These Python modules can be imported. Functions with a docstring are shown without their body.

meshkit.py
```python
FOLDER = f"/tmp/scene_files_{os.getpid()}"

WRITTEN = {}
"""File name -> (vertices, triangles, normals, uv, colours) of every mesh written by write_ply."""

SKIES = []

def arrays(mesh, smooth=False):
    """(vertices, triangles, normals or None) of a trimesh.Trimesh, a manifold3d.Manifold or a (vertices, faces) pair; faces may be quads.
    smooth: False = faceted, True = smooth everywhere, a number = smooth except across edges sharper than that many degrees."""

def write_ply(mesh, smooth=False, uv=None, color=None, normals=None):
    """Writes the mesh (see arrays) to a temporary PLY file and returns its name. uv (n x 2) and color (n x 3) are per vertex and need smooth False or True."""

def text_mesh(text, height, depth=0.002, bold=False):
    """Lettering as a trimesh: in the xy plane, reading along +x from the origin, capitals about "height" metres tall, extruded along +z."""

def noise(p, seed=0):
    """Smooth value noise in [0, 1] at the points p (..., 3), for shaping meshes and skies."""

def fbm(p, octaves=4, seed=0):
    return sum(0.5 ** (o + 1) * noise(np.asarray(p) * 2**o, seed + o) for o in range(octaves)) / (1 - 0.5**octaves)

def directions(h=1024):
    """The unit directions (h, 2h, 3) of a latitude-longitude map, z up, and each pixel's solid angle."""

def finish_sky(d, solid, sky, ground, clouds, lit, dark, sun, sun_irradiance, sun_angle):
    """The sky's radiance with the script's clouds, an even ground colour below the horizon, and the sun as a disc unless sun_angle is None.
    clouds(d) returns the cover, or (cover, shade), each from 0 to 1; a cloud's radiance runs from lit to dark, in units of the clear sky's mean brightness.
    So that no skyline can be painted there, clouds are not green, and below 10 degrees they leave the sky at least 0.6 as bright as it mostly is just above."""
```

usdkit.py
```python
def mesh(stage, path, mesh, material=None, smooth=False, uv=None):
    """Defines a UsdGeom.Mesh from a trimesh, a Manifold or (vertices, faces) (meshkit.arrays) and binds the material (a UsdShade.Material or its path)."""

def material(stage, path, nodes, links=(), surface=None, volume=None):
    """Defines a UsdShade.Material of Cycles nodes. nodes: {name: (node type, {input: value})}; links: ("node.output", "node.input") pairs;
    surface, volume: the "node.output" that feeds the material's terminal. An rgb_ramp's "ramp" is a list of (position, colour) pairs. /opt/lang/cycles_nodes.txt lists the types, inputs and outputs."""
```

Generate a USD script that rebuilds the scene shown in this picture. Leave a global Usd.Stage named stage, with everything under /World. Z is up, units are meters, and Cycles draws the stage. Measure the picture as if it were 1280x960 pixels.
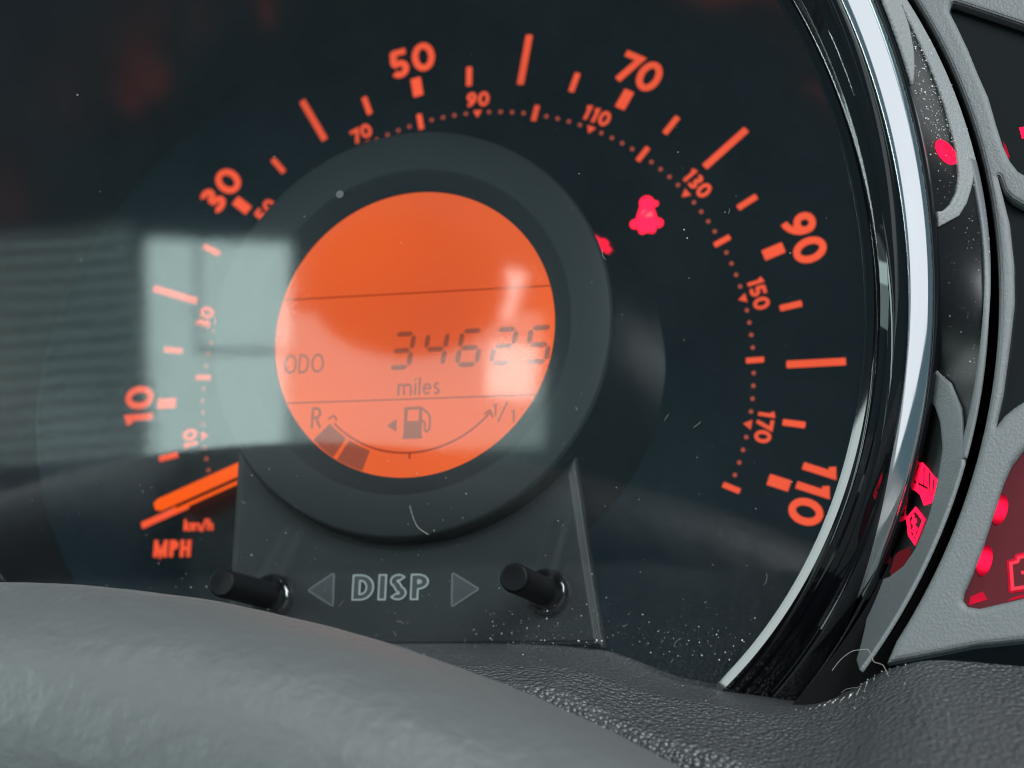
import math, random
import numpy as np
import trimesh
import manifold3d as m3
from shapely.geometry import Polygon, LineString, Point, MultiPolygon, box as sbox
from shapely.ops import unary_union
from shapely import affinity
import usdkit, meshkit
from pxr import Usd, UsdGeom, UsdLux, UsdShade, Sdf, Gf

stage = Usd.Stage.CreateInMemory()
UsdGeom.SetStageUpAxis(stage, UsdGeom.Tokens.z)
UsdGeom.SetStageMetersPerUnit(stage, 1.0)
UsdGeom.Xform.Define(stage, '/World')
UsdGeom.Scope.Define(stage, '/World/Looks')

# ------------------------------------------------------------------ frame of the dial
# All shapes are given in millimetres in the frame of the dial: x right, y up along the dial, z out of the dial
# towards the driver, origin at the dial's centre. The dial leans back by 25 degrees.
LEAN = math.radians(25)
AX = np.array([[1, 0, 0], [0, math.sin(LEAN), math.cos(LEAN)], [0, -math.cos(LEAN), math.sin(LEAN)]])   # rows: where x, y, z of the dial point in the world
ORIGIN = np.array([0, 0, 0.95])


def world(p):
    return np.asarray(p, float) @ AX / 1000.0 + ORIGIN


def placed(prim, rows, origin_mm):
    """rows: local x, y, z axes in the dial's frame."""
    R = np.asarray(rows, float) @ AX
    m = Gf.Matrix4d(1.0)
    for i in range(3):
        m.SetRow(i, Gf.Vec4d(*map(float, R[i]), 0))
    m.SetRow(3, Gf.Vec4d(*map(float, world(origin_mm)), 1))
    UsdGeom.Xformable(prim).AddTransformOp().Set(m)


# ------------------------------------------------------------------ camera
cam = UsdGeom.Camera.Define(stage, '/World/camera')
RIGHT = np.array([0.96303733, 0.00519649, -0.26931783])
DOWN = np.array([-0.05951228, -0.97100291, -0.23154187])
FWD = np.array([-0.2627116, 0.23901118, -0.9348028])
placed(cam, [RIGHT, -DOWN, -FWD], (62.933, -52.153, 200.967))
FL = 36.0 * 2026.7042 / 1280
cam.CreateHorizontalApertureAttr(36.0)
cam.CreateVerticalApertureAttr(27.0)
cam.CreateFocalLengthAttr(FL)
cam.CreateClippingRangeAttr(Gf.Vec2f(0.01, 20))
cam.CreateFStopAttr(FL / 2.0)
cam.CreateFocusDistanceAttr(0.168)
cam.CreateExposureAttr(0.0)

# ------------------------------------------------------------------ lamps: soft daylight through the car's windows
dome = UsdLux.DomeLight.Define(stage, '/World/cabin_fill')  # uniform ambient fill, added in place of light bounced inside the cabin
dome.CreateIntensityAttr(1.0)
LOOKS = '/World/Looks/'
fill_mat = usdkit.material(stage, LOOKS + 'cabin_fill_tint', {"b": ("background_shader", {"color": (0.50, 0.84, 1.0), "strength": 0.16})}, surface="b.background")
UsdShade.MaterialBindingAPI.Apply(dome.GetPrim()).Bind(fill_mat)


def rect_lamp(name, center, normal, up, w, h, radiance, color):
    """A one-sided rectangle that shines along normal (dial frame, mm)."""
    n = np.asarray(normal, float); n /= np.linalg.norm(n)
    u = np.asarray(up, float); u = u - n * (u @ n); u /= np.linalg.norm(u)
    l = UsdLux.RectLight.Define(stage, '/World/' + name)
    placed(l, [np.cross(u, -n), u, -n], center)
    l.CreateWidthAttr(w / 1000.0); l.CreateHeightAttr(h / 1000.0)
    l.CreateIntensityAttr(radiance); l.CreateColorAttr(Gf.Vec3f(*color))
    return l


TEAL = (0.76, 1.0, 0.95)
WHITE = (0.93, 0.98, 1.0)
# daylight from above and behind the driver, side window on the driver's left and right
rect_lamp('right_rear_light', (400, 210, 480), (-0.62, -0.36, -0.70), (0, 0.8, -0.6), 380, 300, 27.0, WHITE)
rect_lamp('left_window_light', (-400, 75, 300), (0.85, -0.15, -0.50), (0, 1, 0), 330, 310, 6.5, (0.86, 1.0, 0.99))
rect_lamp('roof_light', (-60, 420, 430), (0.10, -0.75, -0.66), (0, 0.66, -0.75), 380, 200, 5.0, WHITE)
# rear side window, seen mirrored in the instrument glass: its panes between the dark bars of the frame
N0 = np.array([-.37, -.43, .82]); N0 /= np.linalg.norm(N0)
UPV = np.array([4.0, 46.2, 26.0])


def rear_pane(name, c, w, h, radiance, color=TEAL, roll=0.0):
    u = UPV / np.linalg.norm(UPV); x = np.cross(u, N0)
    rect_lamp(name, c, -N0, u * math.cos(roll) - x * math.sin(roll), w, h, radiance, color)


# ------------------------------------------------------------------ materials
_m = {}


def mat(name, nodes, links, surface):
    _m[name] = usdkit.material(stage, LOOKS + name, nodes, links, surface=surface)
    return _m[name]


def plastic(name, color, rough, spec=0.5, coat=0.0, bump=None, metallic=0.0, sheen=0.0, bevel=0.0, var=0.0, coat_rough=0.03):
    """bump: list of (kind, scale per metre, distance in metres)."""
    nodes = {"p": ("principled_bsdf", {"base_color": color, "roughness": rough, "specular_ior_level": spec, "coat_weight": coat, "coat_roughness": coat_rough, "metallic": metallic, "sheen_weight": sheen, "sheen_roughness": 0.4}), "g": ("geometry", {})}
    links = []
    last = None
    if bevel:
        nodes["bev"] = ("bevel", {"radius": bevel, "samples": 6}); last = "bev.bevel"
    for i, (kind, scale, dist) in enumerate(bump or []):
        t, b = f"t{i}", f"b{i}"
        if kind in ('voronoi', 'pebble'):
            nodes[t] = ("voronoi_texture", {"scale": scale, "randomness": 1.0}); out = f"{t}.distance"
        else:
            nodes[t] = ("noise_texture", {"scale": scale, "detail": 3.0, "roughness": 0.55}); out = f"{t}.fac"
        links.append(("g.position", f"{t}.vector"))
        nodes[b] = ("bump", {"distance": dist, "strength": 1.0, "invert": kind == "pebble"}); links.append((out, f"{b}.height"))
        if last: links.append((last, f"{b}.normal"))
        last = f"{b}.normal"
    if last: links.append((last, "p.normal"))
    if var:
        nodes["vn"] = ("noise_texture", {"scale": 260.0, "detail": 4.0, "roughness": 0.65})
        nodes["vr"] = ("map_range", {"from_min": 0.3, "from_max": 0.7, "to_min": max(rough - var, 0.02), "to_max": rough + var})
        links += [("g.position", "vn.vector"), ("vn.fac", "vr.value"), ("vr.result", "p.roughness")]
    return mat(name, nodes, links, "p.BSDF")


def glow(name, color, strength=1.0, var=0.0, scale=120.0):
    nodes = {"e": ("emission", {"color": color, "strength": strength})}
    links = []
    if var:
        nodes |= {"g": ("geometry", {}), "n": ("noise_texture", {"scale": scale, "detail": 2.0}), "r": ("map_range", {"from_min": 0.3, "from_max": 0.7, "to_min": strength * (1 - var), "to_max": strength * (1 + var)})}
        links = [("g.position", "n.vector"), ("n.fac", "r.value"), ("r.result", "e.strength")]
    return mat(name, nodes, links, "e.emission")


plastic('dial_black', (0.003, 0.009, 0.013), 0.24, spec=0.30, var=0.04)
plastic('hub_plastic', (0.0095, 0.0130, 0.0140), 0.6, spec=0.15, bump=[('noise', 5200, 0.00003)], bevel=0.0003)
plastic('hub_bevel', (0.006, 0.008, 0.009), 0.62, spec=0.10)
plastic('hub_wall', (0.003, 0.004, 0.005), 0.07, spec=0.45)
plastic('panel_plastic', (0.0050, 0.0075, 0.0088), 0.46, spec=0.28, bump=[('noise', 5200, 0.00003)], bevel=0.0004)
plastic('wall_black', (0.004, 0.004, 0.005), 0.26, spec=0.6)
plastic('button_black', (0.003, 0.0035, 0.004), 0.42, spec=0.10, bevel=0.0003)
plastic('gloss_black', (0.003, 0.0035, 0.0045), 0.045, spec=0.55, coat=0.6, coat_rough=0.02)
plastic('chrome', (0.83, 0.84, 0.86), 0.07, metallic=1.0, var=0.03)
plastic('grey_plastic', (0.080, 0.089, 0.092), 0.52, bump=[('noise', 3600, 0.000065)], bevel=0.0006)
plastic('smoked_lens', (0.006, 0.0065, 0.007), 0.12, bevel=0.0003)
plastic('groove_black', (0.003, 0.003, 0.004), 0.7, spec=0.08)
plastic('strip_lens', (0.005, 0.006, 0.0065), 0.34, spec=0.22)
plastic('red_haze_lens', (0.060, 0.009, 0.012), 0.16, bevel=0.0003)  # red haze of the lamps is put into this base colour
plastic('dusty_plastic', (0.145, 0.155, 0.155), 0.75, bump=[('noise', 2600, 0.0002)], bevel=0.0004)
plastic('cowl_plastic', (0.027, 0.031, 0.033), 0.41, bump=[('pebble', 1900, 0.00042), ('noise', 5000, 0.00006)])
plastic('leather', (0.050, 0.055, 0.055), 0.5, sheen=0.06, bump=[('noise', 170, 0.0005), ('noise', 700, 0.00012)])
plastic('dust_white', (0.42, 0.44, 0.43), 0.8)
plastic('smudge', (0.028, 0.034, 0.037), 0.7)
plastic('lint', (0.24, 0.225, 0.20), 0.8)
plastic('blocker_black', (0.012, 0.013, 0.015), 0.9)
plastic('etched_edge', (0.22, 0.245, 0.25), 0.35)
plastic('arrow_edge', (0.075, 0.085, 0.09), 0.40)
plastic('embossed', (0.018, 0.021, 0.023), 0.42)
glow('orange_light', (0.95, 0.098, 0.036), 1.0, 0.17, 55)
glow('orange_dot', (0.62, 0.105, 0.062), 0.75)
glow('pointer_orange', (1.0, 0.105, 0.004), 1.15, 0.06, 90)
glow('red_lamp', (1.0, 0.006, 0.038), 3.0, 0.12, 500)
glow('red_soft', (0.75, 0.012, 0.045), 0.8, 0.35, 260)
glow('red_dim', (0.10, 0.010, 0.014), 1.0)
glow('pink_light', (0.98, 0.055, 0.095), 1.0)
# the display: back-lit orange film, brighter in the middle
mat('display_film', {"g": ("geometry", {}), "n": ("noise_texture", {"scale": 38.0, "detail": 1.0}), "r": ("rgb_ramp", {"ramp": [(0.25, (0.76, 0.105, 0.030)), (0.75, (0.97, 0.132, 0.014))]}),
                     "e": ("emission", {"strength": 1.02}), "gl": ("glossy_bsdf", {"color": (1, 1, 1), "roughness": 0.08}), "f": ("fresnel", {"IOR": 1.25}), "x": ("mix_closure", {})},
    [("g.position", "n.vector"), ("n.fac", "r.fac"), ("r.color", "e.color"), ("f.fac", "x.fac"), ("e.emission", "x.closure1"), ("gl.BSDF", "x.closure2")], "x.closure")
plastic('crystal_dark', (0.050, 0.022, 0.016), 0.5, spec=0.2)
glow('crystal_grey', (0.33, 0.068, 0.034), 1.0)
glow('display_line', (0.36, 0.035, 0.008), 1.0)
def glass(name, dust):
    mat(name, {"t": ("transparent_bsdf", {"color": (0.97, 0.985, 0.985)}), "gl": ("glossy_bsdf", {"color": (1, 1, 1), "roughness": 0.058}),
               "lw": ("layer_weight", {"blend": 0.5}), "pw": ("math", {"math_type": "power", "value2": 5.0}), "mr": ("map_range", {"to_min": 0.041, "to_max": 1.0}),
               "g": ("geometry", {}), "wn": ("noise_texture", {"scale": 55.0, "detail": 1.0}), "wb": ("bump", {"distance": 0.000030, "strength": 1.0}),
               "dn": ("noise_texture", {"scale": 70.0, "detail": 5.0, "roughness": 0.65}), "dr": ("map_range", {"from_min": 0.35, "from_max": 0.75, "to_min": dust * 0.5, "to_max": dust * 1.8}),
               "d": ("diffuse_bsdf", {"color": (0.60, 0.69, 0.73)}), "x": ("mix_closure", {}), "x2": ("mix_closure", {})},
        [("lw.facing", "pw.value1"), ("pw.value", "mr.value"), ("mr.result", "x.fac"), ("g.position", "wn.vector"), ("wn.fac", "wb.height"), ("wb.normal", "gl.normal"),
         ("t.BSDF", "x.closure1"), ("gl.BSDF", "x.closure2"), ("g.position", "dn.vector"), ("dn.fac", "dr.value"), ("dr.result", "x2.fac"), ("x.closure", "x2.closure1"), ("d.BSDF", "x2.closure2")], "x2.closure")


glass('clear_glass', 0.0016)

def soft_spot(name, c, r, color, strength):
    """Emission painted as a soft spot at c (mm in the dial's frame) that fades out at its radius r."""
    w = world(c); k = 1000.0 / r
    mat(name, {"g": ("geometry", {}), "mp": ("mapping", {"mapping_type": "point", "location": tuple(-w * k), "scale": (k, k, k)}), "gr": ("gradient_texture", {"gradient_type": "spherical"}),
               "r": ("rgb_ramp", {"ramp": [(0.0, (0.02, 0.001, 0.002)), (0.35, tuple(.35 * np.array(color))), (0.7, color), (1.0, color)]}), "e": ("emission", {"strength": strength})},
        [("g.position", "mp.vector"), ("mp.vector", "gr.vector"), ("gr.fac", "r.fac"), ("r.color", "e.color")], "e.emission")


soft_spot('red_spot_a', (66.5, -25.7, 35.55), 1.75, (1.0, 0.008, 0.050), 1.9)
soft_spot('red_spot_b', (64.75, -30.7, 35.55), 1.75, (1.0, 0.008, 0.050), 1.9)

# ------------------------------------------------------------------ helpers
_used = {}
_base = {}


def numbered(parent, name):
    k = parent + '/' + name
    n = _used.get(k, 0); _used[k] = n + 1
    return k if n == 0 else f'{k}_{n:03d}'


def tag(prim, label=None, category=None, group=None, kind=None):
    for key, v in (('label', label), ('category', category), ('group', group), ('kind', kind)):
        if v: prim.SetCustomDataByKey(key, v)


def thing(name, label, category, base, group=None, kind=None):
    path = numbered('/World', name)
    x = UsdGeom.Xform.Define(stage, path)
    placed(x, np.eye(3), base)
    _base[path] = np.asarray(base, float)
    tag(x.GetPrim(), label, category, group, kind)
    return path


def obj(name, mesh, material, parent, smooth=False, label=None, kind=None):
    """One Mesh prim under parent; mesh vertices in mm in the dial's frame."""
    root = '/'.join(parent.split('/')[:3])
    v, f = (mesh.vertices, mesh.faces) if isinstance(mesh, trimesh.Trimesh) else mesh
    v = (np.asarray(v, float) - _base[root]) / 1000.0
    path = numbered(parent, name)
    m = usdkit.mesh(stage, path, trimesh.Trimesh(v, np.asarray(f), process=False), _m[material], smooth=smooth)
    tag(m.GetPrim(), label, kind=kind)
    return path


def polys(g):
    return [p for p in getattr(g, 'geoms', [g]) if isinstance(p, Polygon) and p.area > 1e-6]


def ext(g, z, d):
    """Flat shape (mm) -> plate from z to z + d."""
    out = []
    for p in polys(g):
        t = trimesh.creation.extrude_polygon(p, d, engine='earcut'); t.apply_translation((0, 0, z)); out.append(t)
    return trimesh.util.concatenate(out)


def chamfered(g, z0, z1, c):
    """Plate from z0 to z1 whose top edge is cut back by c."""
    out = [ext(g, z0, z1 - z0 - c)]
    for p in polys(g):
        q = p
        for k in range(3):
            q2 = p.buffer(-c * (1 - math.cos((k + 1) * math.pi / 6)))
            if q2.is_empty: break
            out.append(ext(q2, z1 - c + c * math.sin(k * math.pi / 6), c * (math.sin((k + 1) * math.pi / 6) - math.sin(k * math.pi / 6))))
    return trimesh.util.concatenate(out)


def revolve(profile, n=360, a0=0.0, a1=2 * math.pi, cy=0.0, cx=0.0, wide=False):
    """profile: (r, h0, k): at the angle a (clockwise from up) the height is h0 + k * r * cos(a)."""
    full = abs(a1 - a0 - 2 * math.pi) < 1e-9
    A = np.linspace(a0, a1, n, endpoint=not full)
    P = np.array(profile, float)
    X = np.outer(np.sin(A), P[:, 0])
    v = np.stack([X + cx - (.004 * np.maximum(0, -X - 10) ** 2 if wide else 0), np.outer(np.cos(A), P[:, 0]) + cy, P[:, 1] + np.outer(np.cos(A), P[:, 0] * P[:, 2])], -1).reshape(-1, 3)
    k = len(P); f = []
    for i in range(n if full else n - 1):
        j = (i + 1) % n
        for q in range(k - 1):
            f += [(i * k + q, j * k + q, j * k + q + 1), (i * k + q, j * k + q + 1, i * k + q + 1)]
    return trimesh.Trimesh(v, np.array(f)[:, ::-1], process=False)


def turned(g, ang_deg, r=0.0):
    """A flat shape drawn round the origin with its top outwards, put on the radius r at the angle (clockwise from up)."""
    a = math.radians(ang_deg)
    return affinity.translate(affinity.rotate(g, -ang_deg, origin=(0, 0)), r * math.sin(a), r * math.cos(a))


def bar(r0, r1, w, ang, rnd=0.12):
    b = sbox(-w / 2, r0, w / 2, r1).buffer(-rnd).buffer(rnd, quad_segs=3)
    return affinity.rotate(b, -ang, origin=(0, 0))


# ------------------------------------------------------------------ lettering: strokes with a constant pen
def arc(cx, cy, rx, ry, a0, a1, n=18):
    t = np.radians(np.linspace(a0, a1, n))
    return [(cx + rx * math.cos(x), cy + ry * math.sin(x)) for x in t]


def glyph(c, s):
    """Centre lines (capital height 1, pen s) and advance."""
    e = s / 2; t, b = 1 - e, e
    if c == '0': return [arc(.37, .5, .37 - e, .5 - e, 0, 360, 40)], .74
    if c == 'O': return [arc(.40, .5, .40 - e, .5 - e, 0, 360, 40)], .80
    if c == '1': return [[(.09, .80), (.30, t - .02), (.30, 0)]], .46
    if c == '3': return [arc(.28, .745, .26 - e, .255 - e, 145, -90) + [(.22, .49)], [(.22, .51)] + arc(.28, .265, .30 - e, .265 - e, 90, -150)], .60
    if c == '5': return [[(.54, t), (.13, t), (.10, .56)] + arc(.27, .31, .31 - e, .31 - e, 125, -150)], .62
    if c == '7': return [[(.02, t), (.54, t), (.20, 0)]], .58
    if c == '9': return [arc(.32, .67, .32 - e, .33 - e, 0, 360, 36), arc(.02, .67, .62 - e, .67 - e, 0, -82, 16)], .66
    if c == 'D': return [[(e, 0), (e, 1)], [(e, t), (.25, t)] + arc(.25, .5, .42 - e, .5 - e, 90, -90) + [(e, b)]], .70
    if c == 'I': return [[(e, 0), (e, 1)]], s
    if c == 'S': return [arc(.25, .745, .25 - e, .255 - e, 35, 250, 16) + arc(.25, .265, .26 - e, .265 - e, 75, -145, 16)], .52
    if c == 'P': return [[(e, 0), (e, 1)], [(e, t), (.22, t)] + arc(.22, .71, .32 - e, .29 - e, 90, -90) + [(e, .42 + e)]], .55
    if c == 'R': return [[(e, 0), (e, 1)], [(e, t), (.22, t)] + arc(.22, .72, .30 - e, .28 - e, 90, -90) + [(e, .44 + e)], [(.26, .46), (.50, 0)]], .54
    if c == 'M': return [[(e, 0), (e, 1)], [(e, t - .02), (.43, .15), (.86 - e, t - .02)], [(.86 - e, 1), (.86 - e, 0)]], .88
    if c == 'H': return [[(e, 0), (e, 1)], [(.66 - e, 0), (.66 - e, 1)], [(e, .5), (.66 - e, .5)]], .68
    if c == 'k': return [[(e, 0), (e, 1.05)], [(.46, .70), (e, .30)], [(.20, .42), (.48, 0)]], .48
    if c == 'm': return [[(e, 0), (e, .72)], [(e, .50)] + arc(.24, .46, .24 - e, .26 - e, 180, 0, 10) + [(.48 - e, 0)], [(.48 - e, .46)] + arc(.70 - e, .46, .22, .26 - e, 180, 0, 10) + [(.92 - e, 0)]], .93
    if c == 'h': return [[(e, 0), (e, 1.05)], [(e, .48)] + arc(.27, .44, .27 - e, .28 - e, 180, 0, 10) + [(.54 - e, 0)]], .55
    if c == 'i': return [[(e, 0), (e, .72)], [(e, .88), (e, .88 + s)]], s
    if c == 'l': return [[(e, 0), (e, 1.05)]], s
    if c == 'e': return [[(e, .38), (.56 - e, .38)] + arc(.28, .36, .28 - e, .36 - e, 0, 310, 22)], .56
    if c == 's': return [arc(.20, .53, .20 - e, .20 - e, 35, 250, 12) + arc(.20, .19, .20 - e, .19 - e, 75, -145, 12)], .42
    if c == '/': return [[(.0, -.10), (.36, 1.08)]], .38
    return [], .3


def text(s, height, pen=.15, gap=.10, wide=1.0, centre=True):
    x = 0; out = []
    for c in s:
        lines, adv = glyph(c, pen)
        for l in lines:
            p = LineString([(q[0] + x, q[1]) for q in l])
            out.append(p.buffer(pen / 2, cap_style='flat', join_style='mitre' if c in '17MkR' else 'round', quad_segs=3))
        x += adv + gap
    g = unary_union(out).simplify(.004)
    g = affinity.scale(g, height * wide, height, origin=(0, 0))
    x0, y0, x1, y1 = g.bounds
    return affinity.translate(g, -(x0 + x1) / 2, -height / 2) if centre else g


# ================================================================== SPEEDOMETER
spd = thing('speedometer', 'round black car speedometer with orange figures, orange round display and chrome rim', 'speedometer', (0, 0, 0))
obj('dial_face', revolve([(0.01, 0, 0), (20, 0, 0), (40, 0, 0), (56.25, 0, 0)], 180, wide=True), 'dial_black', spd, smooth=True)
A0, KM = -110.8, 2.01418
Z0, ZT = 0.02, 0.10
for v in range(0, 101, 20):
    obj('long_tick', ext(bar(42.6, 50.0, .95, A0 + KM * v), Z0, ZT), 'orange_light', spd)
for v in range(5, 110, 10):
    obj('short_tick', ext(bar(42.6, 45.45, .80, A0 + KM * v), Z0, ZT), 'orange_light', spd)
for v in range(10, 111, 20):
    obj('wide_tick', ext(bar(42.6, 45.4, 1.45, A0 + KM * v), Z0, ZT), 'orange_light', spd)
for v in range(10, 111, 20):
    g = turned(text(str(v), 4.35, .205, .10, 1.04), A0 + KM * v, 48.3)
    obj('numeral', ext(g, Z0, ZT), 'orange_light', spd, label=f'orange figure {v} of the miles scale')
B0, KK = A0 + .13, 1.25063
for v in range(10, 171, 20):
    g = turned(text(str(v), 2.15, .215, .09, 1.02), B0 + KK * v, 40.45)
    obj('kilometre_numeral', ext(g, Z0, ZT), 'orange_light', spd, label=f'small orange figure {v} of the kilometre scale')
    tri = turned(Polygon([(-.62, .42), (.62, .42), (0, -.62)]), B0 + KK * v, 38.35)
    obj('kilometre_arrow', ext(tri, Z0, ZT), 'orange_light', spd)
for v in range(20, 181, 20):
    obj('kilometre_tick', ext(bar(37.5, 39.8, .72, B0 + KK * v, .08), Z0, ZT), 'orange_light', spd)
for v in range(2, 180, 2):
    if v % 10:
        obj('kilometre_dot', ext(turned(Point(0, 0).buffer(.27, quad_segs=3), B0 + KK * v, 38.45), Z0, ZT), 'orange_dot', spd)
obj('unit_lettering', ext(affinity.translate(affinity.rotate(text('MPH', 2.35, .24, .12, 1.02), -1.2), -41.9, -21.1), Z0, ZT), 'orange_light', spd, label='orange lettering MPH')
obj('unit_lettering', ext(affinity.translate(affinity.rotate(text('km/h', 1.5, .20, .10, 1.12), -1.2), -38.1, -18.0), Z0, ZT), 'orange_light', spd, label='small orange lettering km/h')

# pointer, resting at zero: a blade whose top and foot edges glow
PA = -110.9
top = affinity.rotate(Polygon([(-.78, 28), (.78, 28), (.78, 44.4), (.4, 45.1), (-.5, 45.1), (-.78, 44.6)]), -PA, origin=(0, 0))
ptr = obj('pointer', ext(top, 4.7, .7), 'pointer_orange', spd, label='bright orange pointer resting at zero')
obj('pointer_stem', ext(affinity.rotate(Polygon([(-.3, 20), (.3, 20), (.3, 43.5), (-.3, 43.5)]), -PA, origin=(0, 0)), 1.6, 3.1), 'dial_black', ptr)
obj('pointer_foot', ext(affinity.rotate(Polygon([(-.55, 30), (.30, 30), (.72, 35), (.72, 44.0), (-.55, 44.0)]), -PA, origin=(0, 0)), 1.3, .6), 'pointer_orange', ptr)

# seat-belt lamp on the dial
bell = unary_union([Point(24.95, 22.9).buffer(.95), Polygon([(24.2, 22.9), (25.7, 22.9), (26.3, 20.7), (26.2, 19.3), (23.7, 19.3), (23.55, 20.9)]), Point(23.3, 20.05).buffer(.62), Point(26.5, 19.95).buffer(.62), Point(26.1, 22.7).buffer(.4), Point(24.3, 19.1).buffer(.5), Point(25.6, 19.1).buffer(.5), sbox(24.1, 18.75, 25.8, 19.6)]).buffer(.12).buffer(-.12)
sb = obj('seat_belt_lamp', ext(bell, Z0, .08), 'red_lamp', spd, label='red seat belt warning lamp on the dial')
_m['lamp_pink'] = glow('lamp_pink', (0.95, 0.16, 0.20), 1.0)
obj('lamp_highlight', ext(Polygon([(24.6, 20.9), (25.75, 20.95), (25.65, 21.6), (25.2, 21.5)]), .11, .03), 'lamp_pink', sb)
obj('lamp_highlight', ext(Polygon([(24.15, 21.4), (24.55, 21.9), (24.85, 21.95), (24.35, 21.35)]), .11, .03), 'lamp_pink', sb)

# hub with the round display
HC = 0.7
def rings(loops, n=240):
    """loops: (radius, height, centre x, centre y)."""
    A = np.linspace(0, 2 * math.pi, n, endpoint=False); k = len(loops)
    v = np.stack([np.stack([cx + r * np.sin(A), cy + r * np.cos(A), h + 0 * A], -1) for r, h, cx, cy in loops], 1).reshape(-1, 3)
    f = []
    for i in range(n):
        j = (i + 1) % n
        for q in range(k - 1):
            f += [(i * k + q, j * k + q + 1, j * k + q), (i * k + q, i * k + q + 1, j * k + q + 1)]
    return trimesh.Trimesh(v, f, process=False)
HX, HY, HR = -.4, .95, 25.45
hub = obj('hub', rings([(HR, 22.6, HX, HY), (HR - .1, 23.1, HX, HY), (HR - .45, 23.45, HX, HY), (HR - 2, 23.6, HX * .8, HY), (22.3, 23.75, HX * .4, .9), (20.6, 23.8, 0, .85), (20.25, 23.7, 0, .85)]), 'hub_plastic', spd, smooth=40)
obj('hub_wall', rings([(HR + 2.0, 0.0, HX, HY), (HR + .95, 11, HX, HY), (HR, 22.6, HX, HY)]), 'hub_wall', hub, smooth=True)
obj('display_bevel', rings([(20.25, 23.7, 0, .85), (19.6, 23.45, 0, .85), (17.95, 22.3, 0, .85), (17.9, 21.6, 0, .85)]), 'hub_bevel', hub, smooth=50)
lcd = obj('display', revolve([(0.01, 21.95, 0), (9, 21.95, 0), (18.1, 21.95, 0)], 180, cy=HC + .15), 'display_film', spd, smooth=True, label='round orange lit display')
TILT = -1.25
def onlcd(g, x, y, rot=TILT):
    return affinity.translate(affinity.rotate(g, rot, origin=(0, 0)), x, y)
LZ = 21.975
disc = Point(0, HC + .15).buffer(17.85, quad_segs=40)
for ya, yb in ((6.25, 5.35), (-7.0, -7.95)):
    obj('divider_line', ext(LineString([(-19, ya), (19, yb)]).buffer(.085, cap_style='flat').intersection(disc), LZ, .02), 'display_line', lcd)
SEG = {'3': 'abgcd', '4': 'fgbc', '6': 'afgedc', '2': 'abged', '5': 'afgcd'}
def digit(d, w=3.05, h=4.75, t=.62):
    e = t / 2; g_ = .13; sl = math.tan(math.radians(8)); m_ = h / 2
    H = lambda y: Polygon([(e + g_, y), (t + g_, y + e), (w - t - g_, y + e), (w - e - g_, y), (w - t - g_, y - e), (t + g_, y - e)])
    V = lambda x, y0, y1: Polygon([(x, y0 + g_), (x + e, y0 + e + g_), (x + e, y1 - e - g_), (x, y1 - g_), (x - e, y1 - e - g_), (x - e, y0 + e + g_)])
    s = {'a': H(h - e), 'g': H(m_), 'd': H(e), 'f': V(e, m_, h - e), 'b': V(w - e, m_, h - e), 'e': V(e, e, m_), 'c': V(w - e, e, m_)}
    return affinity.affine_transform(MultiPolygon([s[q] for q in SEG[d]]), [1, sl, 0, 1, 0, 0])
for i, d in enumerate('34625'):
    obj('display_digit', ext(onlcd(digit(d), -3.15 + 4.28 * i, -3.72 - .10 * i).intersection(disc), LZ, .02), 'crystal_grey', lcd, label=f'grey seven-segment figure {d}')
obj('display_lettering', ext(onlcd(text('ODO', 2.45, .12, .10, .86), -13.95, -2.2), LZ, .02), 'crystal_grey', lcd, label='grey lettering ODO')
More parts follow.
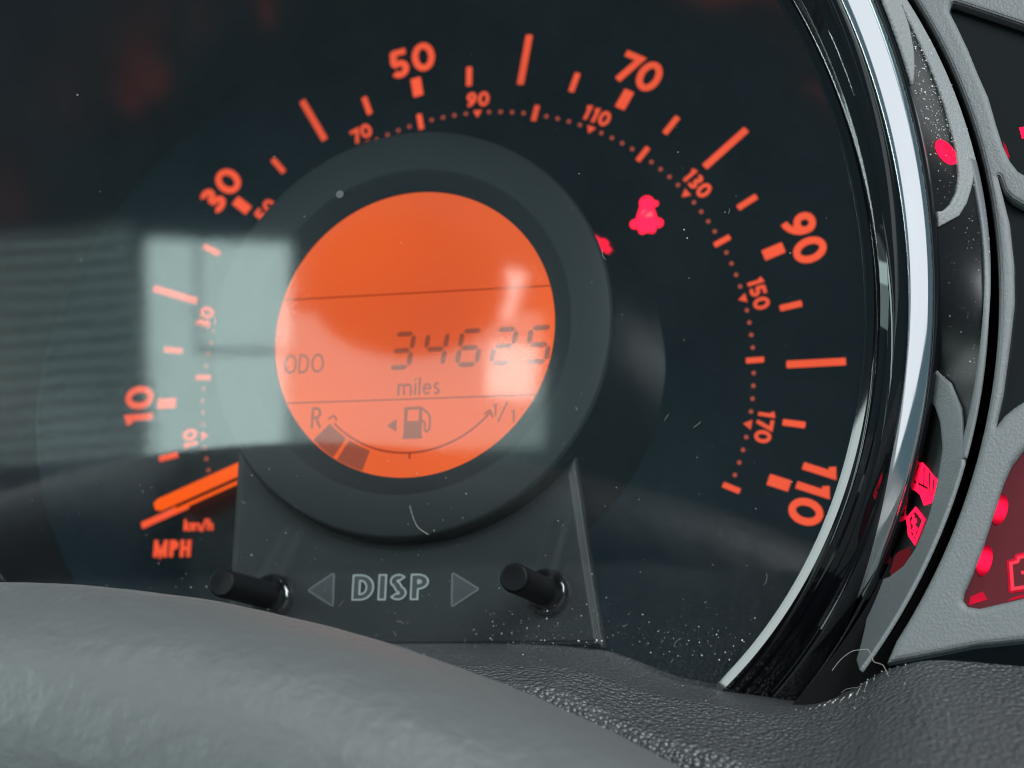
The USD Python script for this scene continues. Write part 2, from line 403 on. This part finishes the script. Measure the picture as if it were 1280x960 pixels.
obj('display_lettering', ext(onlcd(text('miles', 2.05, .13, .13, .98), 1.0, -6.0), LZ, .02), 'crystal_grey', lcd, label='grey lettering miles')
obj('display_lettering', ext(onlcd(text('R', 2.6, .12, .10, .95), -12.05, -9.1), LZ, .02), 'crystal_grey', lcd, label='grey letter R of the fuel gauge')
full = unary_union([affinity.translate(text('1', 1.5, .14), -1.0, .35), affinity.translate(LineString([(-.55, -1.15), (.55, 1.25)]).buffer(.11, cap_style='flat'), 0, 0), affinity.translate(text('1', 1.5, .14), 1.25, -.45)])
obj('display_lettering', ext(onlcd(full, 11.5, -9.75).intersection(disc), LZ, .02), 'crystal_grey', lcd, label='grey lettering 1/1 of the fuel gauge')
garc = LineString(arc(0, -.5, 13.55, 13.55, 224, 317, 30))
tickm = [LineString([(-10.55, -9.35), (-9.75, -8.95), (-9.4, -9.6)]), LineString([(0.02, -14.0), (0.02, -14.75)]), LineString([(10.3, -10.3), (9.95, -9.4), (9.2, -9.85)])]
obj('fuel_scale', ext(unary_union([garc.buffer(.12, cap_style='flat')] + [t.buffer(.12, cap_style='flat') for t in tickm]).intersection(disc), LZ, .02), 'display_line', lcd)
def block(a0, a1):
    return Polygon(arc(0, -.5, 13.95, 13.95, a0, a1, 8) + arc(0, -.5, 16.75, 16.75, a1, a0, 8)).intersection(disc)
obj('fuel_bar', ext(block(222.5, 234.5), LZ, .02), 'crystal_grey', lcd)
obj('fuel_bar', ext(block(236.5, 249.0), LZ, .02), 'crystal_grey', lcd)
pump = unary_union([sbox(-.95, -1.55, .95, 1.9).buffer(.2).difference(sbox(-.72, .35, .72, 1.75)), sbox(-1.25, -1.8, 1.25, -1.45),
                    LineString([(1.25, 1.75), (1.95, 1.2), (2.15, .6), (2.15, -.6), (1.85, -1.0), (1.55, -.8), (1.5, .1), (1.15, .4)]).buffer(.13)])
obj('fuel_pump_symbol', ext(onlcd(pump, .35, -10.55), LZ, .02), 'crystal_grey', lcd)
obj('fuel_side_arrow', ext(onlcd(Polygon([(-.7, 0), (.55, .8), (.55, -.8)]), -2.25, -10.6), LZ, .02), 'crystal_grey', lcd)

# raised panel under the hub with DISP lettering and the two push rods
fan = Polygon([(-23.1, -10), (-23.4, -29.5), (-23.6, -37.0), (23.1, -37.3), (21.3, -25.7), (19.6, -14.0), (18.5, -8)]).difference(Point(0, HC).buffer(25.3, quad_segs=40))
pan = obj('button_panel', chamfered(fan, 18.6, 20.5, .8), 'panel_plastic', spd, label='dark grey panel with two push rods and the word DISP')
disp = affinity.translate(affinity.rotate(text('DISP', 2.9, .22, .16, 1.0), TILT), -2.55, -29.8)
disp = affinity.scale(disp, 9.4 / (disp.bounds[2] - disp.bounds[0]), 1)
obj('lettering', ext(disp, 20.5, .10), 'embossed', pan, label='embossed lettering DISP')
obj('lettering_rim', ext(disp.boundary.buffer(.085), 20.5, .16), 'etched_edge', pan)
for sx, cx, cy in ((1, -11.2, -29.9), (-1, 6.6, -30.3)):
    t = affinity.translate(affinity.scale(Polygon([(-1.5, 0), (1.35, 1.75), (1.35, -1.75)]), sx, 1, origin=(0, 0)), cx, cy).buffer(.15)
    ta = obj('arrow', ext(t, 20.5, .10), 'embossed', pan)
    obj('arrow_rim', ext(t.boundary.buffer(.08), 20.5, .13), 'arrow_edge', ta)
def rod(cx, cy):
    def rv(p): 
        m = revolve([(r, h, 0) for r, h in p], 56); m.apply_translation((cx, cy, 0)); return m
    b = obj('push_rod', rv([(1.62, 19), (1.62, 34.4), (1.58, 34.8), (1.40, 35.05), (1.2, 35.0), (0.01, 34.95)]), 'button_black', spd, smooth=40)
    obj('collar', rv([(2.75, 20.3), (2.75, 21.2), (2.55, 21.7), (2.2, 21.9), (1.95, 21.7), (1.9, 20.6)]), 'gloss_black', b, smooth=40)
rod(-17.4, -30.55)
rod(16.6, -30.95)

# bezel: black gloss ring with fine steps, chrome ring, glass
prof = [(54.75, 34.6, .405), (54.45, 35.6, .41), (54.5, 35.75, .41), (55.0, 36.08, .411), (55.5, 36.43, .412), (55.55, 36.2, .413)]
for i, (r, h, k) in enumerate([(55.8, 36.7, .435), (56.15, 37.2, .46), (56.2, 37.75, .46), (57.0, 38.1, .49), (57.05, 38.55, .49), (57.75, 38.85, .515), (57.8, 39.15, .515), (58.6, 39.3, .545), (59.0, 39.25, .55)]):
    prof.append((r, h, k))
bez = obj('bezel', revolve(prof, 420, wide=True), 'gloss_black', spd, smooth=12, label='glossy black stepped rim round the dial')
obj('inner_wall', revolve([(56.2, -.02, 0), (55.7, 20, .2), (54.78, 34.6, .405)], 240, wide=True), 'wall_black', bez, smooth=True)
ring_prof = [(58.95, 38.6, .55), (59.0, 39.3, .55), (59.06, 39.6, .551), (59.2, 39.78, .552), (59.6, 39.98, .555), (60.4, 40.30, .562), (61.0, 40.54, .57), (61.3, 40.62, .573), (61.5, 40.55, .575)]
obj('chrome_ring', revolve(ring_prof, 420, math.radians(-125), math.radians(127), wide=True), 'chrome', bez, smooth=True, label='polished chrome ring')
foot = []                                              # black base, tapering over the chrome to paint its dark reflection
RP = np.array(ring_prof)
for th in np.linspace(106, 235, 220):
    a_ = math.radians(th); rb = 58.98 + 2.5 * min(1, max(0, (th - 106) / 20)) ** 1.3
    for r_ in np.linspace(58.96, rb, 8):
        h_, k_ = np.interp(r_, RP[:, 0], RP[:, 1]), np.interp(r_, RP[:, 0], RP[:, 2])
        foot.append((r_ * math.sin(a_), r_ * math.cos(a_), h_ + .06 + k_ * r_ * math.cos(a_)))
obj('chrome_dark_overlay', trimesh.Trimesh(foot, [t for i in range(219) for j in range(7) for t in ((i * 8 + j, i * 8 + j + 1, i * 8 + j + 9), (i * 8 + j, i * 8 + j + 9, i * 8 + j + 8))], process=False), 'gloss_black', bez, smooth=True, label='black base of the rim, painted over the lower chrome as its dark reflection')
obj('outer_rim', revolve([(61.45, 40.5, .573), (61.55, 40.85, .575), (61.8, 40.95, .578), (62.0, 40.8, .58), (62.1, 40.6, .58), (62.25, 40.2, .58), (62.3, 38.5, .58), (62.35, 34.0, .58), (62.4, 20.0, .3), (62.4, -10, 0)], 420, wide=True), 'gloss_black', bez, smooth=40)
glassm = revolve([(0.01, 36.0, .41), (18, 36.0, .41), (36, 36.0, .41), (54.75, 36.0, .41)], 160, wide=True)
g2 = revolve([(0.01, 35.0, .41), (18, 35.0, .41), (36, 35.0, .41), (54.75, 35.0, .41)], 160, wide=True)
g2.invert()
obj('cover_glass', trimesh.util.concatenate([glassm, g2]), 'clear_glass', spd, label='clear cover glass of the speedometer')

# ================================================================== INNER LAMP STRIP beside the chrome ring
wing_t = thing('warning_lamp_strip', 'curved grey and black lamp strip hugging the chrome ring with red symbols', 'lamp panel', (62, -20, 30))
def wpt(th_deg, s, up=0.0):
    a = np.radians(th_deg); c = np.cos(a)
    y1 = 62.4 * c; h1 = 39.9 + .58 * y1
    r = 62.4 + s * 4.6; h = h1 + (36.6 - h1) * s
    dr, dh = 4.6, 36.6 - h1; n = np.hypot(dr, dh)
    r = r - up * dh / n; h = h + up * dr / n
    return np.stack([r * np.sin(a), r * c, h + 0 * a], -1)
def wing_grid(th0, th1, s0, s1, up, n=160, k=10):
    T, S = np.meshgrid(np.linspace(th0, th1, n), np.linspace(s0, s1, k), indexing='ij')
    v = wpt(T.ravel(), S.ravel(), up); f = []
    for i in range(n - 1):
        for j in range(k - 1):
            a = i * k + j; f += [(a, a + 1, a + k + 1), (a, a + k + 1, a + k)]
    return trimesh.Trimesh(v, f, process=False)
def wing_plate(poly, up0, up1, cell=.45):
    """A flat shape in (angle in mm along the ring, s in mm) wrapped on the strip with thickness."""
    parts = []
    for p in polys(poly):
        m = trimesh.creation.extrude_polygon(p.segmentize(cell), 1.0, engine='earcut')
        man = m3.Manifold(m3.Mesh(np.asarray(m.vertices, np.float32), np.asarray(m.faces, np.uint32))).refine_to_length(cell)
        mm = man.to_mesh(); v = np.array(mm.vert_properties[:, :3], float); f = np.array(mm.tri_verts)
        parts.append(trimesh.Trimesh(wpt(v[:, 0], v[:, 1] / 4.6, up0 + (up1 - up0) * np.clip(v[:, 2], 0, 1)), f[:, ::-1], process=False))
    return trimesh.util.concatenate(parts)
def W(pts):
    return Polygon([(a, s * 4.6) for a, s in pts])
obj('strip_face', wing_grid(35, 121.5, -.05, 1.0, 0.0, 200, 8), 'strip_lens', wing_t, smooth=True)
upper = W([(35, -.05), (35, 1.0), (82.0, 1.0), (82.2, .9), (83.5, .8), (85.5, .6), (86.8, .4), (88.1, -.05)])
wedge = W([(67.0, .50), (69.5, .56), (73, .60), (77.0, .625), (80.9, .60), (83.2, .54), (84.8, .42), (86.0, .25), (86.7, .08), (86.9, -.06), (76.8, -.06), (75.2, .08), (73.0, .24), (70.0, .40)]).buffer(-.1).buffer(.1)
obj('frame', wing_plate(upper.difference(wedge), 0.02, .35), 'dusty_plastic', wing_t, smooth=25, label='dusty grey frame of the upper lamp window')
obj('frame', wing_plate(W([(81.0, .86), (87.8, .87), (95.6, .87), (102.1, .88), (108.0, .86), (108.0, 1.0), (95, 1.0), (81.0, 1.0)]).buffer(-.12).buffer(.12), 0.02, .4), 'grey_plastic', wing_t, smooth=35)
lower = W([(99.8, -.05), (100.2, .05), (101.1, .33), (103.4, .65), (106.0, .85), (108.5, 1.0), (128.2, 1.0), (127.6, .72), (122.6, .10), (120.5, -.05)])
lwin = W([(102.6, -.06), (103.2, .1), (104.6, .28), (107.0, .47), (110.6, .58), (113.5, .64), (116.4, .63), (118.1, .52), (119.3, .25), (119.8, -.06)])
obj('frame', wing_plate(lower.difference(lwin), 0.02, .45), 'grey_plastic', wing_t, smooth=35, label='grey frame of the lower lamp window')
ic1 = W([(108.0, -.03), (108.6, .15), (109.3, .33), (109.9, .53), (110.9, .55), (111.9, .48), (112.1, .33), (111.1, .15), (110.6, -.03)])
slits = unary_union([LineString([(a, 4.6 * s), (a + d, 4.6 * (s + e))]).buffer(.10, cap_style='flat') for a, s, d, e in ((108.5, .06, 1.9, .12), (109.0, .22, 2.0, .14), (109.7, .37, 1.5, .10))] + [LineString([(110.0, .1), (110.5, 1.3)]).buffer(.09)])
obj('warning_symbol', wing_plate(ic1.difference(slits), .02, .10, .3), 'red_lamp', wing_t, label='upper red symbol of slanted strokes')
d2 = W([(113.3, -.02), (112.2, .13), (113.4, .48), (115.9, .47), (115.0, .2)])
inner = d2.buffer(-.28)
obj('warning_symbol', wing_plate(unary_union([d2.difference(inner), inner.intersection(unary_union([Point(113.6, .95).buffer(.3), Point(114.4, 1.4).buffer(.3), LineString([(113, .6), (115, 1.7)]).buffer(.09)]))]), .02, .10, .3), 'red_lamp', wing_t, label='lower red diamond-shaped symbol')
obj('warning_symbol', wing_plate(Polygon(arc(81.25, 1.85, 1.0, 1.0, 0, 350, 24)).difference(unary_union([LineString([(80.7, 1.6), (81.6, 2.4)]).buffer(.09), Point(81.8, 1.6).buffer(.14)])), .02, .10, .3), 'red_lamp', wing_t, label='small red lamp spot at the bottom of the dusty upper window')
obj('lamp_glow', wing_plate(W([(116.0, .36), (117.2, .52), (118.6, .42), (118.9, .15), (117.6, -.04), (116.6, .1)]), .02, .06, .4), 'red_dim', wing_t)

# ================================================================== OUTER HOUSING right of the groove
hou = thing('lamp_housing', 'grey textured plastic housing at right edge with smoked lamp windows and battery symbol', 'lamp housing', (72, -10, 30))
HZ = 37.0
R0 = 67.95
left_edge = [(R0 * math.sin(a), R0 * math.cos(a)) for a in np.radians(np.linspace(20, 124.5, 120))]
plate = Polygon([(23, 95), (135, 95), (135, -29)] + [(76.6, -37.6), (67.9, -38.7), (63.4, -39.1), (59.7, -39.8), (55.0, -40.6)] + left_edge[::-1]).buffer(0)
upwin = Polygon([(65.1, 28.6), (64.75, 27.7), (65.4, 26.0), (66.4, 23.1), (67.2, 20.3), (68.1, 17.5), (68.7, 14.3), (69.2, 12.0), (69.8, 10.2), (70.5, 9.0), (71.6, 8.1), (80.0, 4.9), (100, 2), (100, 12), (81.2, 19.5), (72.2, 24.9)]).buffer(-.4).buffer(.4)
midwin = Polygon([(68.55, 8.5), (69.0, 6.8), (69.7, 5.9), (70.8, 5.1), (79.8, 2.4), (100, -1), (100, -10), (73.3, -14.1), (69.5, -15.2), (68.5, -15.8), (67.5, -16.6), (66.7, -17.6), (67.6, -14.3), (68.55, -9.4), (69.3, -5), (69.5, -1.0), (69.35, 3.4)])
lowwin = Polygon([(69.9, -19.3), (69.1, -20.1), (67.9, -21.6), (67.1, -23.2), (66.1, -25.8), (64.8, -29.3), (63.5, -32.3), (62.7, -33.9), (62.5, -34.7), (62.9, -35.3), (64.0, -35.5), (68.2, -34.6), (77.0, -33.1), (100, -29), (100, -14), (77, -16.6)])
body = plate.difference(unary_union([upwin, midwin, lowwin]))
hb = obj('housing_face', chamfered(body, 33.5, HZ, .45), 'grey_plastic', hou)
obj('housing_shell', ext(plate.buffer(-.25), -90.0, 123.4), 'groove_black', hou)
obj('lamp_window', ext(upwin, 34.6, .9), 'smoked_lens', hou, label='upper smoked lamp window')
obj('blank_window', ext(midwin, 34.6, .9), 'smoked_lens', hou, label='black gloss panel between the lamp windows')
obj('lamp_window', ext(lowwin, 34.6, .9), 'red_haze_lens', hou, label='lower smoked lamp window with red lamps')
LZ2 = 35.52
def ell(cx, cy, rx, ry, rot):
    return affinity.translate(affinity.rotate(affinity.scale(Point(0, 0).buffer(1, quad_segs=6), rx, ry), rot), cx, cy)
obj('lamp_glow', ext(ell(66.5, -25.7, .75, 1.6, -17), LZ2, .05), 'red_spot_a', hou, label='upper red lamp reflection painted by the window edge')  # red light mirrored in the window glass, put in as a glowing spot
obj('lamp_glow', ext(ell(64.75, -30.7, .72, 1.6, -17), LZ2, .05), 'red_spot_b', hou, label='lower red lamp reflection painted by the window edge')
obj('lamp_glow', ext(Polygon([(63.0, -35.0), (64.8, -34.5), (64.4, -33.7), (63.2, -34.2)]), LZ2, .05), 'red_soft', hou)  # red reflection at the bottom of the window, painted as a glowing patch
obj('lamp_glow', ext(Polygon([(66.6, -34.7), (70.2, -34.0), (70.2, -33.7), (67.4, -34.3)]), LZ2, .05), 'red_soft', hou)  # second red reflection along that edge, painted the same way
bat = Polygon([(67.05, -30.9), (67.75, -30.75), (67.85, -30.35), (69.0, -30.15), (69.1, -30.5), (70.3, -30.3), (70.4, -29.9), (71.5, -29.7), (71.6, -30.0), (72.3, -29.9), (72.3, -33.1), (67.05, -33.7)])
minus = LineString([(68.1, -32.0), (69.3, -31.8)]).buffer(.16, cap_style='flat')
plus = unary_union([LineString([(70.4, -31.6), (71.6, -31.4)]).buffer(.16, cap_style='flat'), LineString([(71.0, -30.9), (71.0, -32.1)]).buffer(.16, cap_style='flat')])
bt = obj('battery_symbol', ext(unary_union([bat.difference(bat.buffer(-.33)), minus, plus]), LZ2, .06), 'pink_light', hou, label='red battery symbol')
obj('symbol_backing', ext(bat.buffer(.22).difference(bat), LZ2, .03), 'red_soft', bt)
obj('lamp_glow', ext(Polygon([(69.3, 12.9), (69.6, 12.3), (69.9, 10.9), (69.5, 11.3)]), LZ2, .05), 'red_soft', hou)
obj('warning_symbol', ext(Polygon([(71.0, 14.2), (72.6, 14.4), (72.6, 12.8), (71.2, 13.0)]), LZ2, .05), 'red_lamp', hou, label='red lamp at the frame edge in upper window')
GR = trimesh.util.concatenate([revolve([(66.6, 30, 0), (68.4, 30, 0)], 200, math.radians(15), math.radians(125)), revolve([(68.4, 30, 0), (68.4, 10, 0)], 200, math.radians(15), math.radians(125))])
obj('groove', GR, 'groove_black', hou)
obj('groove_floor', trimesh.util.concatenate([revolve([(62.35, 24, 0), (68.6, 24, 0)], 120, math.radians(95), math.radians(150)), revolve([(68.6, 24, 0), (68.6, 4, 0)], 120, math.radians(95), math.radians(150))]), 'groove_black', hou)

# ================================================================== STEERING COLUMN COWL
cowl = thing('steering_column_cowl', 'black pebble-grained plastic cowl below the gauges at lower right', 'column cowl', (40, -55, 40))
from scipy.interpolate import PchipInterpolator
KX = [-120, -40, 12.2, 22.6, 31.7, 38.5, 46.0, 50.0, 55.0, 59.5, 67.7, 110, 160]
KY = [-36, -36, -36.5, -37.5, -40.6, -41.6, -42.7, -42.7, -41.2, -40.5, -41.2, -43, -46]        # height of the far edge
KH = [20, 20, 20, 20, 15, 12, 14, 25, 36, 38, 38, 38, 38]                                     # how far out the far edge stands
KS = [.20, .20, .20, .16, .11, .10, .10, .11, .25, .38, .40, .40, .40]                          # slope close to the gauges
KE = [42, 42, 43, 44, 47, 49, 52, 56, 62, 66, 70, 75, 75]                                      # where the cowl rolls under
xs = np.linspace(-110, 150, 330)
y0, h0, s0_, he = (PchipInterpolator(KX, q)(xs) for q in (KY, KH, KS, KE))
tv = np.concatenate([[-14, -13, -9, -5, -2.5, -1.2, -.5], np.linspace(0, 60, 110)])
V = []
for x, a, b, sl, e_ in zip(xs, y0, h0, s0_, he):
    for t in tv:
        if t < 0: V.append((x, a - .055 * t * t * (1 if t > -9 else 1.6), b + t * .8)); continue
        h = b + t; y = a - sl * min(t, 38 - b if b < 38 else 0) - .42 * max(h - 38, 0) - .25 * (1 - math.exp(-t / 1.0))
        V.append((x, y - 1.6 * max(h - e_, 0), h))
V = np.array(V); n, k = len(xs), len(tv)
V[:, 1] += .35 * (meshkit.fbm(V / 14.0, 3, 5) - .5)
F = [(i * k + j, i * k + j + 1, (i + 1) * k + j + 1) for i in range(n - 1) for j in range(k - 1)] + [(i * k + j, (i + 1) * k + j + 1, (i + 1) * k + j) for i in range(n - 1) for j in range(k - 1)]
obj('cowl_shell', trimesh.Trimesh(V, F, process=False), 'cowl_plastic', cowl, smooth=True)

# ================================================================== STEERING WHEEL RIM
wheel = thing('steering_wheel', 'blurred grey leather steering wheel rim in the lower left foreground', 'steering wheel', (-35, -188, 56))
def torus(cx, cy, cz, R, r, n=360, k=40):
    A = np.linspace(0, 2 * math.pi, n, endpoint=False); B = np.linspace(0, 2 * math.pi, k, endpoint=False)
    AA, BB = np.meshgrid(A, B, indexing='ij')
    rr = R + r * np.cos(BB)
    v = np.stack([cx + rr * np.sin(AA), cy + rr * np.cos(AA), cz + r * 1.05 * np.sin(BB)], -1).reshape(-1, 3)
    f = []
    for i in range(n):
        for j in range(k):
            a, b, c, d = i * k + j, i * k + (j + 1) % k, ((i + 1) % n) * k + (j + 1) % k, ((i + 1) % n) * k + j
            f += [(a, b, c), (a, c, d)]
    return trimesh.Trimesh(v, np.array(f)[:, ::-1], process=False)
wm = torus(-35, -188.3, 56, 142.4, 13.2, 900, 90)
nr = np.array(wm.vertex_normals)
wv = np.array(wm.vertices)
wv += nr * (0.5 * (meshkit.fbm(wv / np.array([9.0, 9.0, 22.0]), 4, 3) - .5))[:, None]
obj('rim', trimesh.Trimesh(wv, wm.faces, process=False), 'leather', wheel, smooth=True)

# ================================================================== what the glass mirrors: rear side window, plus added dark blockers
rear_pane('rear_window_light', (-121.5, -95.0, 198.0), 11.5, 62, 5.2)
rear_pane('rear_window_light_001', (-104.0, -84.0, 212.0), 22.0, 26, 5.2)
rear_pane('rear_window_light_002', (-107.0, -110.0, 197.0), 22.0, 32, 5.2)
rear_pane('rear_window_light_003', (-66.1, -112.3, 213.8), 64, 34, 1.8)
rear_pane('rear_window_light_004', (-117, -171, 156), 140, 112, 0.82, (0.96, 0.97, 1.0))
rear_pane('rear_window_light_005', (-43.5, -115.4, 221.0), 12, 13, 5.0, (1.0, 0.98, 0.92), roll=-0.10)
rear_pane('rear_window_light_006', (-42.9, -98.6, 231.0), 5.5, 12, 6.0, (1.0, 0.98, 0.92), roll=-0.35)
rear_pane('rear_window_light_007', (-148.2, -83.5, 191.9), 46, 56, 1.15, roll=0.09)
# dark ellipsoid added before the panes to cut a curved edge into their reflection
hr = thing('reflection_blocker', 'added unseen dark ellipsoid that shapes the reflection above the odometer', 'reflection_blocker', (-64, -89, 214))
hm = trimesh.creation.icosphere(3, 1.0); hm.apply_scale((24, 17.5, 6))
u_ = UPV / np.linalg.norm(UPV); x_ = np.cross(u_, N0)
hm.vertices = hm.vertices @ np.stack([-x_, u_, N0]) + np.array([-62, -86, 214]) 
obj('blocker_body', hm, 'blocker_black', hr, smooth=True)
# dark bars added before the far left pane to stripe its reflection
bl = thing('reflection_bars', 'added unseen dark bars that stripe the reflection at the far left of the glass', 'stripe_bars', (-148, -83, 192))
ur_ = u_ * math.cos(.09) - x_ * math.sin(.09); xr_ = np.cross(ur_, N0)
for i in range(16):
    c_ = np.array([-148.2, -83.5, 191.9]) + ur_ * (-29 + 3.7 * i) - N0 * 2.0
    sl = trimesh.creation.box((48, 1.5, .5)); sl.vertices = sl.vertices @ np.stack([-xr_, ur_, N0]) + c_
    obj('dark_bar', sl, 'blocker_black', bl)

# ================================================================== lint and dust
random.seed(4)
rng = np.random.default_rng(7)
def tube(points, r, n=36):
    p = np.array(points, float); tt = np.linspace(0, 1, len(p)); q = np.linspace(0, 1, n)
    path = np.stack([PchipInterpolator(tt, p[:, i])(q) for i in range(3)], 1)
    return trimesh.creation.sweep_polygon(Point(0, 0).buffer(r, quad_segs=2), path, engine='earcut')


def fibre(points, r, label):
    p = np.array(points, float)
    t = thing('lint_fibre', label, 'lint', tuple(p.mean(0)))
    obj('fibre', tube(p, r), 'lint', t, smooth=True)


fibre([(2.1, -21.4, 27.45), (2.3, -22.5, 27.0), (2.7, -23.6, 26.55), (4.0, -24.6, 26.15)], .026, 'thin pale fibre stuck on the glass under the orange display')
fibre([(49.6, -41.2, 36.0), (50.8, -39.9, 36.3), (51.9, -39.3, 36.5), (53.1, -39.2, 36.6), (53.5, -39.8, 36.6), (53.7, -40.4, 36.8), (54.6, -40.8, 37.2), (54.9, -41.4, 37.6), (55.1, -41.9, 38.0)], .022, 'long wavy fibre lying over the dark gap at the foot of the chrome ring')
fibre([(50.0, -43.1, 31.0), (50.8, -42.7, 31.5), (51.6, -42.6, 31.0), (52.2, -42.9, 30.6)], .024, 'short curled fibre on the cowl below the long wavy fibre')

octa = trimesh.creation.icosphere(0, 1.0)
specks = {'dust_white': [], 'lint': []}
def speck(p, r, squash=1.0, m='dust_white'):
    o = octa.copy(); o.apply_scale(r * rng.uniform(.6, 1.4, 3) * np.array([1, 1, squash])); o.apply_translation(p); specks[m].append(o)
def on_glass(x, y):
    return np.array([x, y, 36.04 + .41 * y])
size = lambda lo=.028, sd=.42: lo * math.exp(rng.normal(0, sd))
for i in range(520):                                   # all over the glass, thicker towards its foot
    x, y = rng.uniform(-48, 52), -40 + 75 * rng.beta(.75, 2.2)
    if x * x + y * y < 53.5 ** 2 and abs(np.hypot(x - 17.0, y + 31)) > 2.5: speck(on_glass(x, y), size(), .5)
for i in range(190):                                   # drift of dust along the foot of the glass
    x = rng.uniform(8, 43); y = -37.2 - .12 * max(x - 22, 0) + abs(rng.normal(0, 2.2))
    if np.hypot(x, y) < 54: speck(on_glass(x, y), size(.034, .5), .5)
for i in range(420):                                   # grey speckle in the upper lamp window
    th, sc = rng.uniform(68, 87.5), rng.uniform(0.02, .62)
    if wedge.contains(Point(th, sc * 4.6)) and (th < 80 or rng.random() < .35): speck(wpt(np.array([th]), np.array([sc]), .05)[0], size(.045, .45), 1)
for i in range(160):
    speck(wpt(np.array([rng.uniform(68, 90)]), np.array([rng.uniform(.5, 1.0)]), .38)[0], size(.03), 1)
for i in range(120):
    speck(wpt(np.array([rng.uniform(86, 102)]), np.array([rng.uniform(.1, .9)]), .05)[0], size(.022), 1)
for i in range(200):                                   # crumbs in the corner between rim and cowl
    x = 51.5 + rng.normal(0, 2.2); h = 34 + rng.normal(0, 2.5)
    j = int(np.argmin(abs(xs - x))); row = V.reshape(n, k, 3)[j]; q = row[7:][int(np.argmin(abs(row[7:, 2] - h)))]
    speck(q + [0, .03, 0], size(.035, .5), 1, 'lint' if rng.random() < .6 else 'dust_white')
for i in range(170):                                   # here and there on the cowl
    j = rng.integers(120, 262); row = V.reshape(n, k, 3)[j]; q = row[7 + rng.integers(0, 60)]
    speck(q + [0, .02, 0], size(.026, .5), 1)
for i in range(60):
    x, y = rng.uniform(57, 76), rng.uniform(-38, 30)
    if body.buffer(-.6).contains(Point(x, y)): speck((x, y, HZ + .01), size(.022), .6)
for i in range(20):                                    # tiny curled hairs on the glass and on the rim
    x, y = rng.uniform(-20, 46), -39 + 60 * rng.beta(.8, 2.0)
    if np.hypot(x, y) > 52: continue
    a_, L, c_ = rng.uniform(0, 6.3), rng.uniform(.4, 1.3), rng.uniform(-1, 1)
    specks['lint'].append(tube([on_glass(x + L * u * math.cos(a_ + c_ * u), y + L * u * math.sin(a_ + c_ * u)) + [0, 0, .05] for u in (0, .35, .7, 1)], .014, 8))
du = thing('dust', 'pale dust specks and tiny hairs over the glass, lamp window and cowl', 'dust', (20, -20, 30), kind='stuff')
for m_, parts in specks.items():
    obj('speck', trimesh.util.concatenate(parts), m_, du, kind='stuff')
obj('smudge', ext(affinity.translate(Point(0, 0).buffer(.45, quad_segs=6), -2.2, 11.9), 41.0, .06), 'smudge', du)

print('parts', sum(1 for p in stage.Traverse() if p.IsA(UsdGeom.Mesh)))
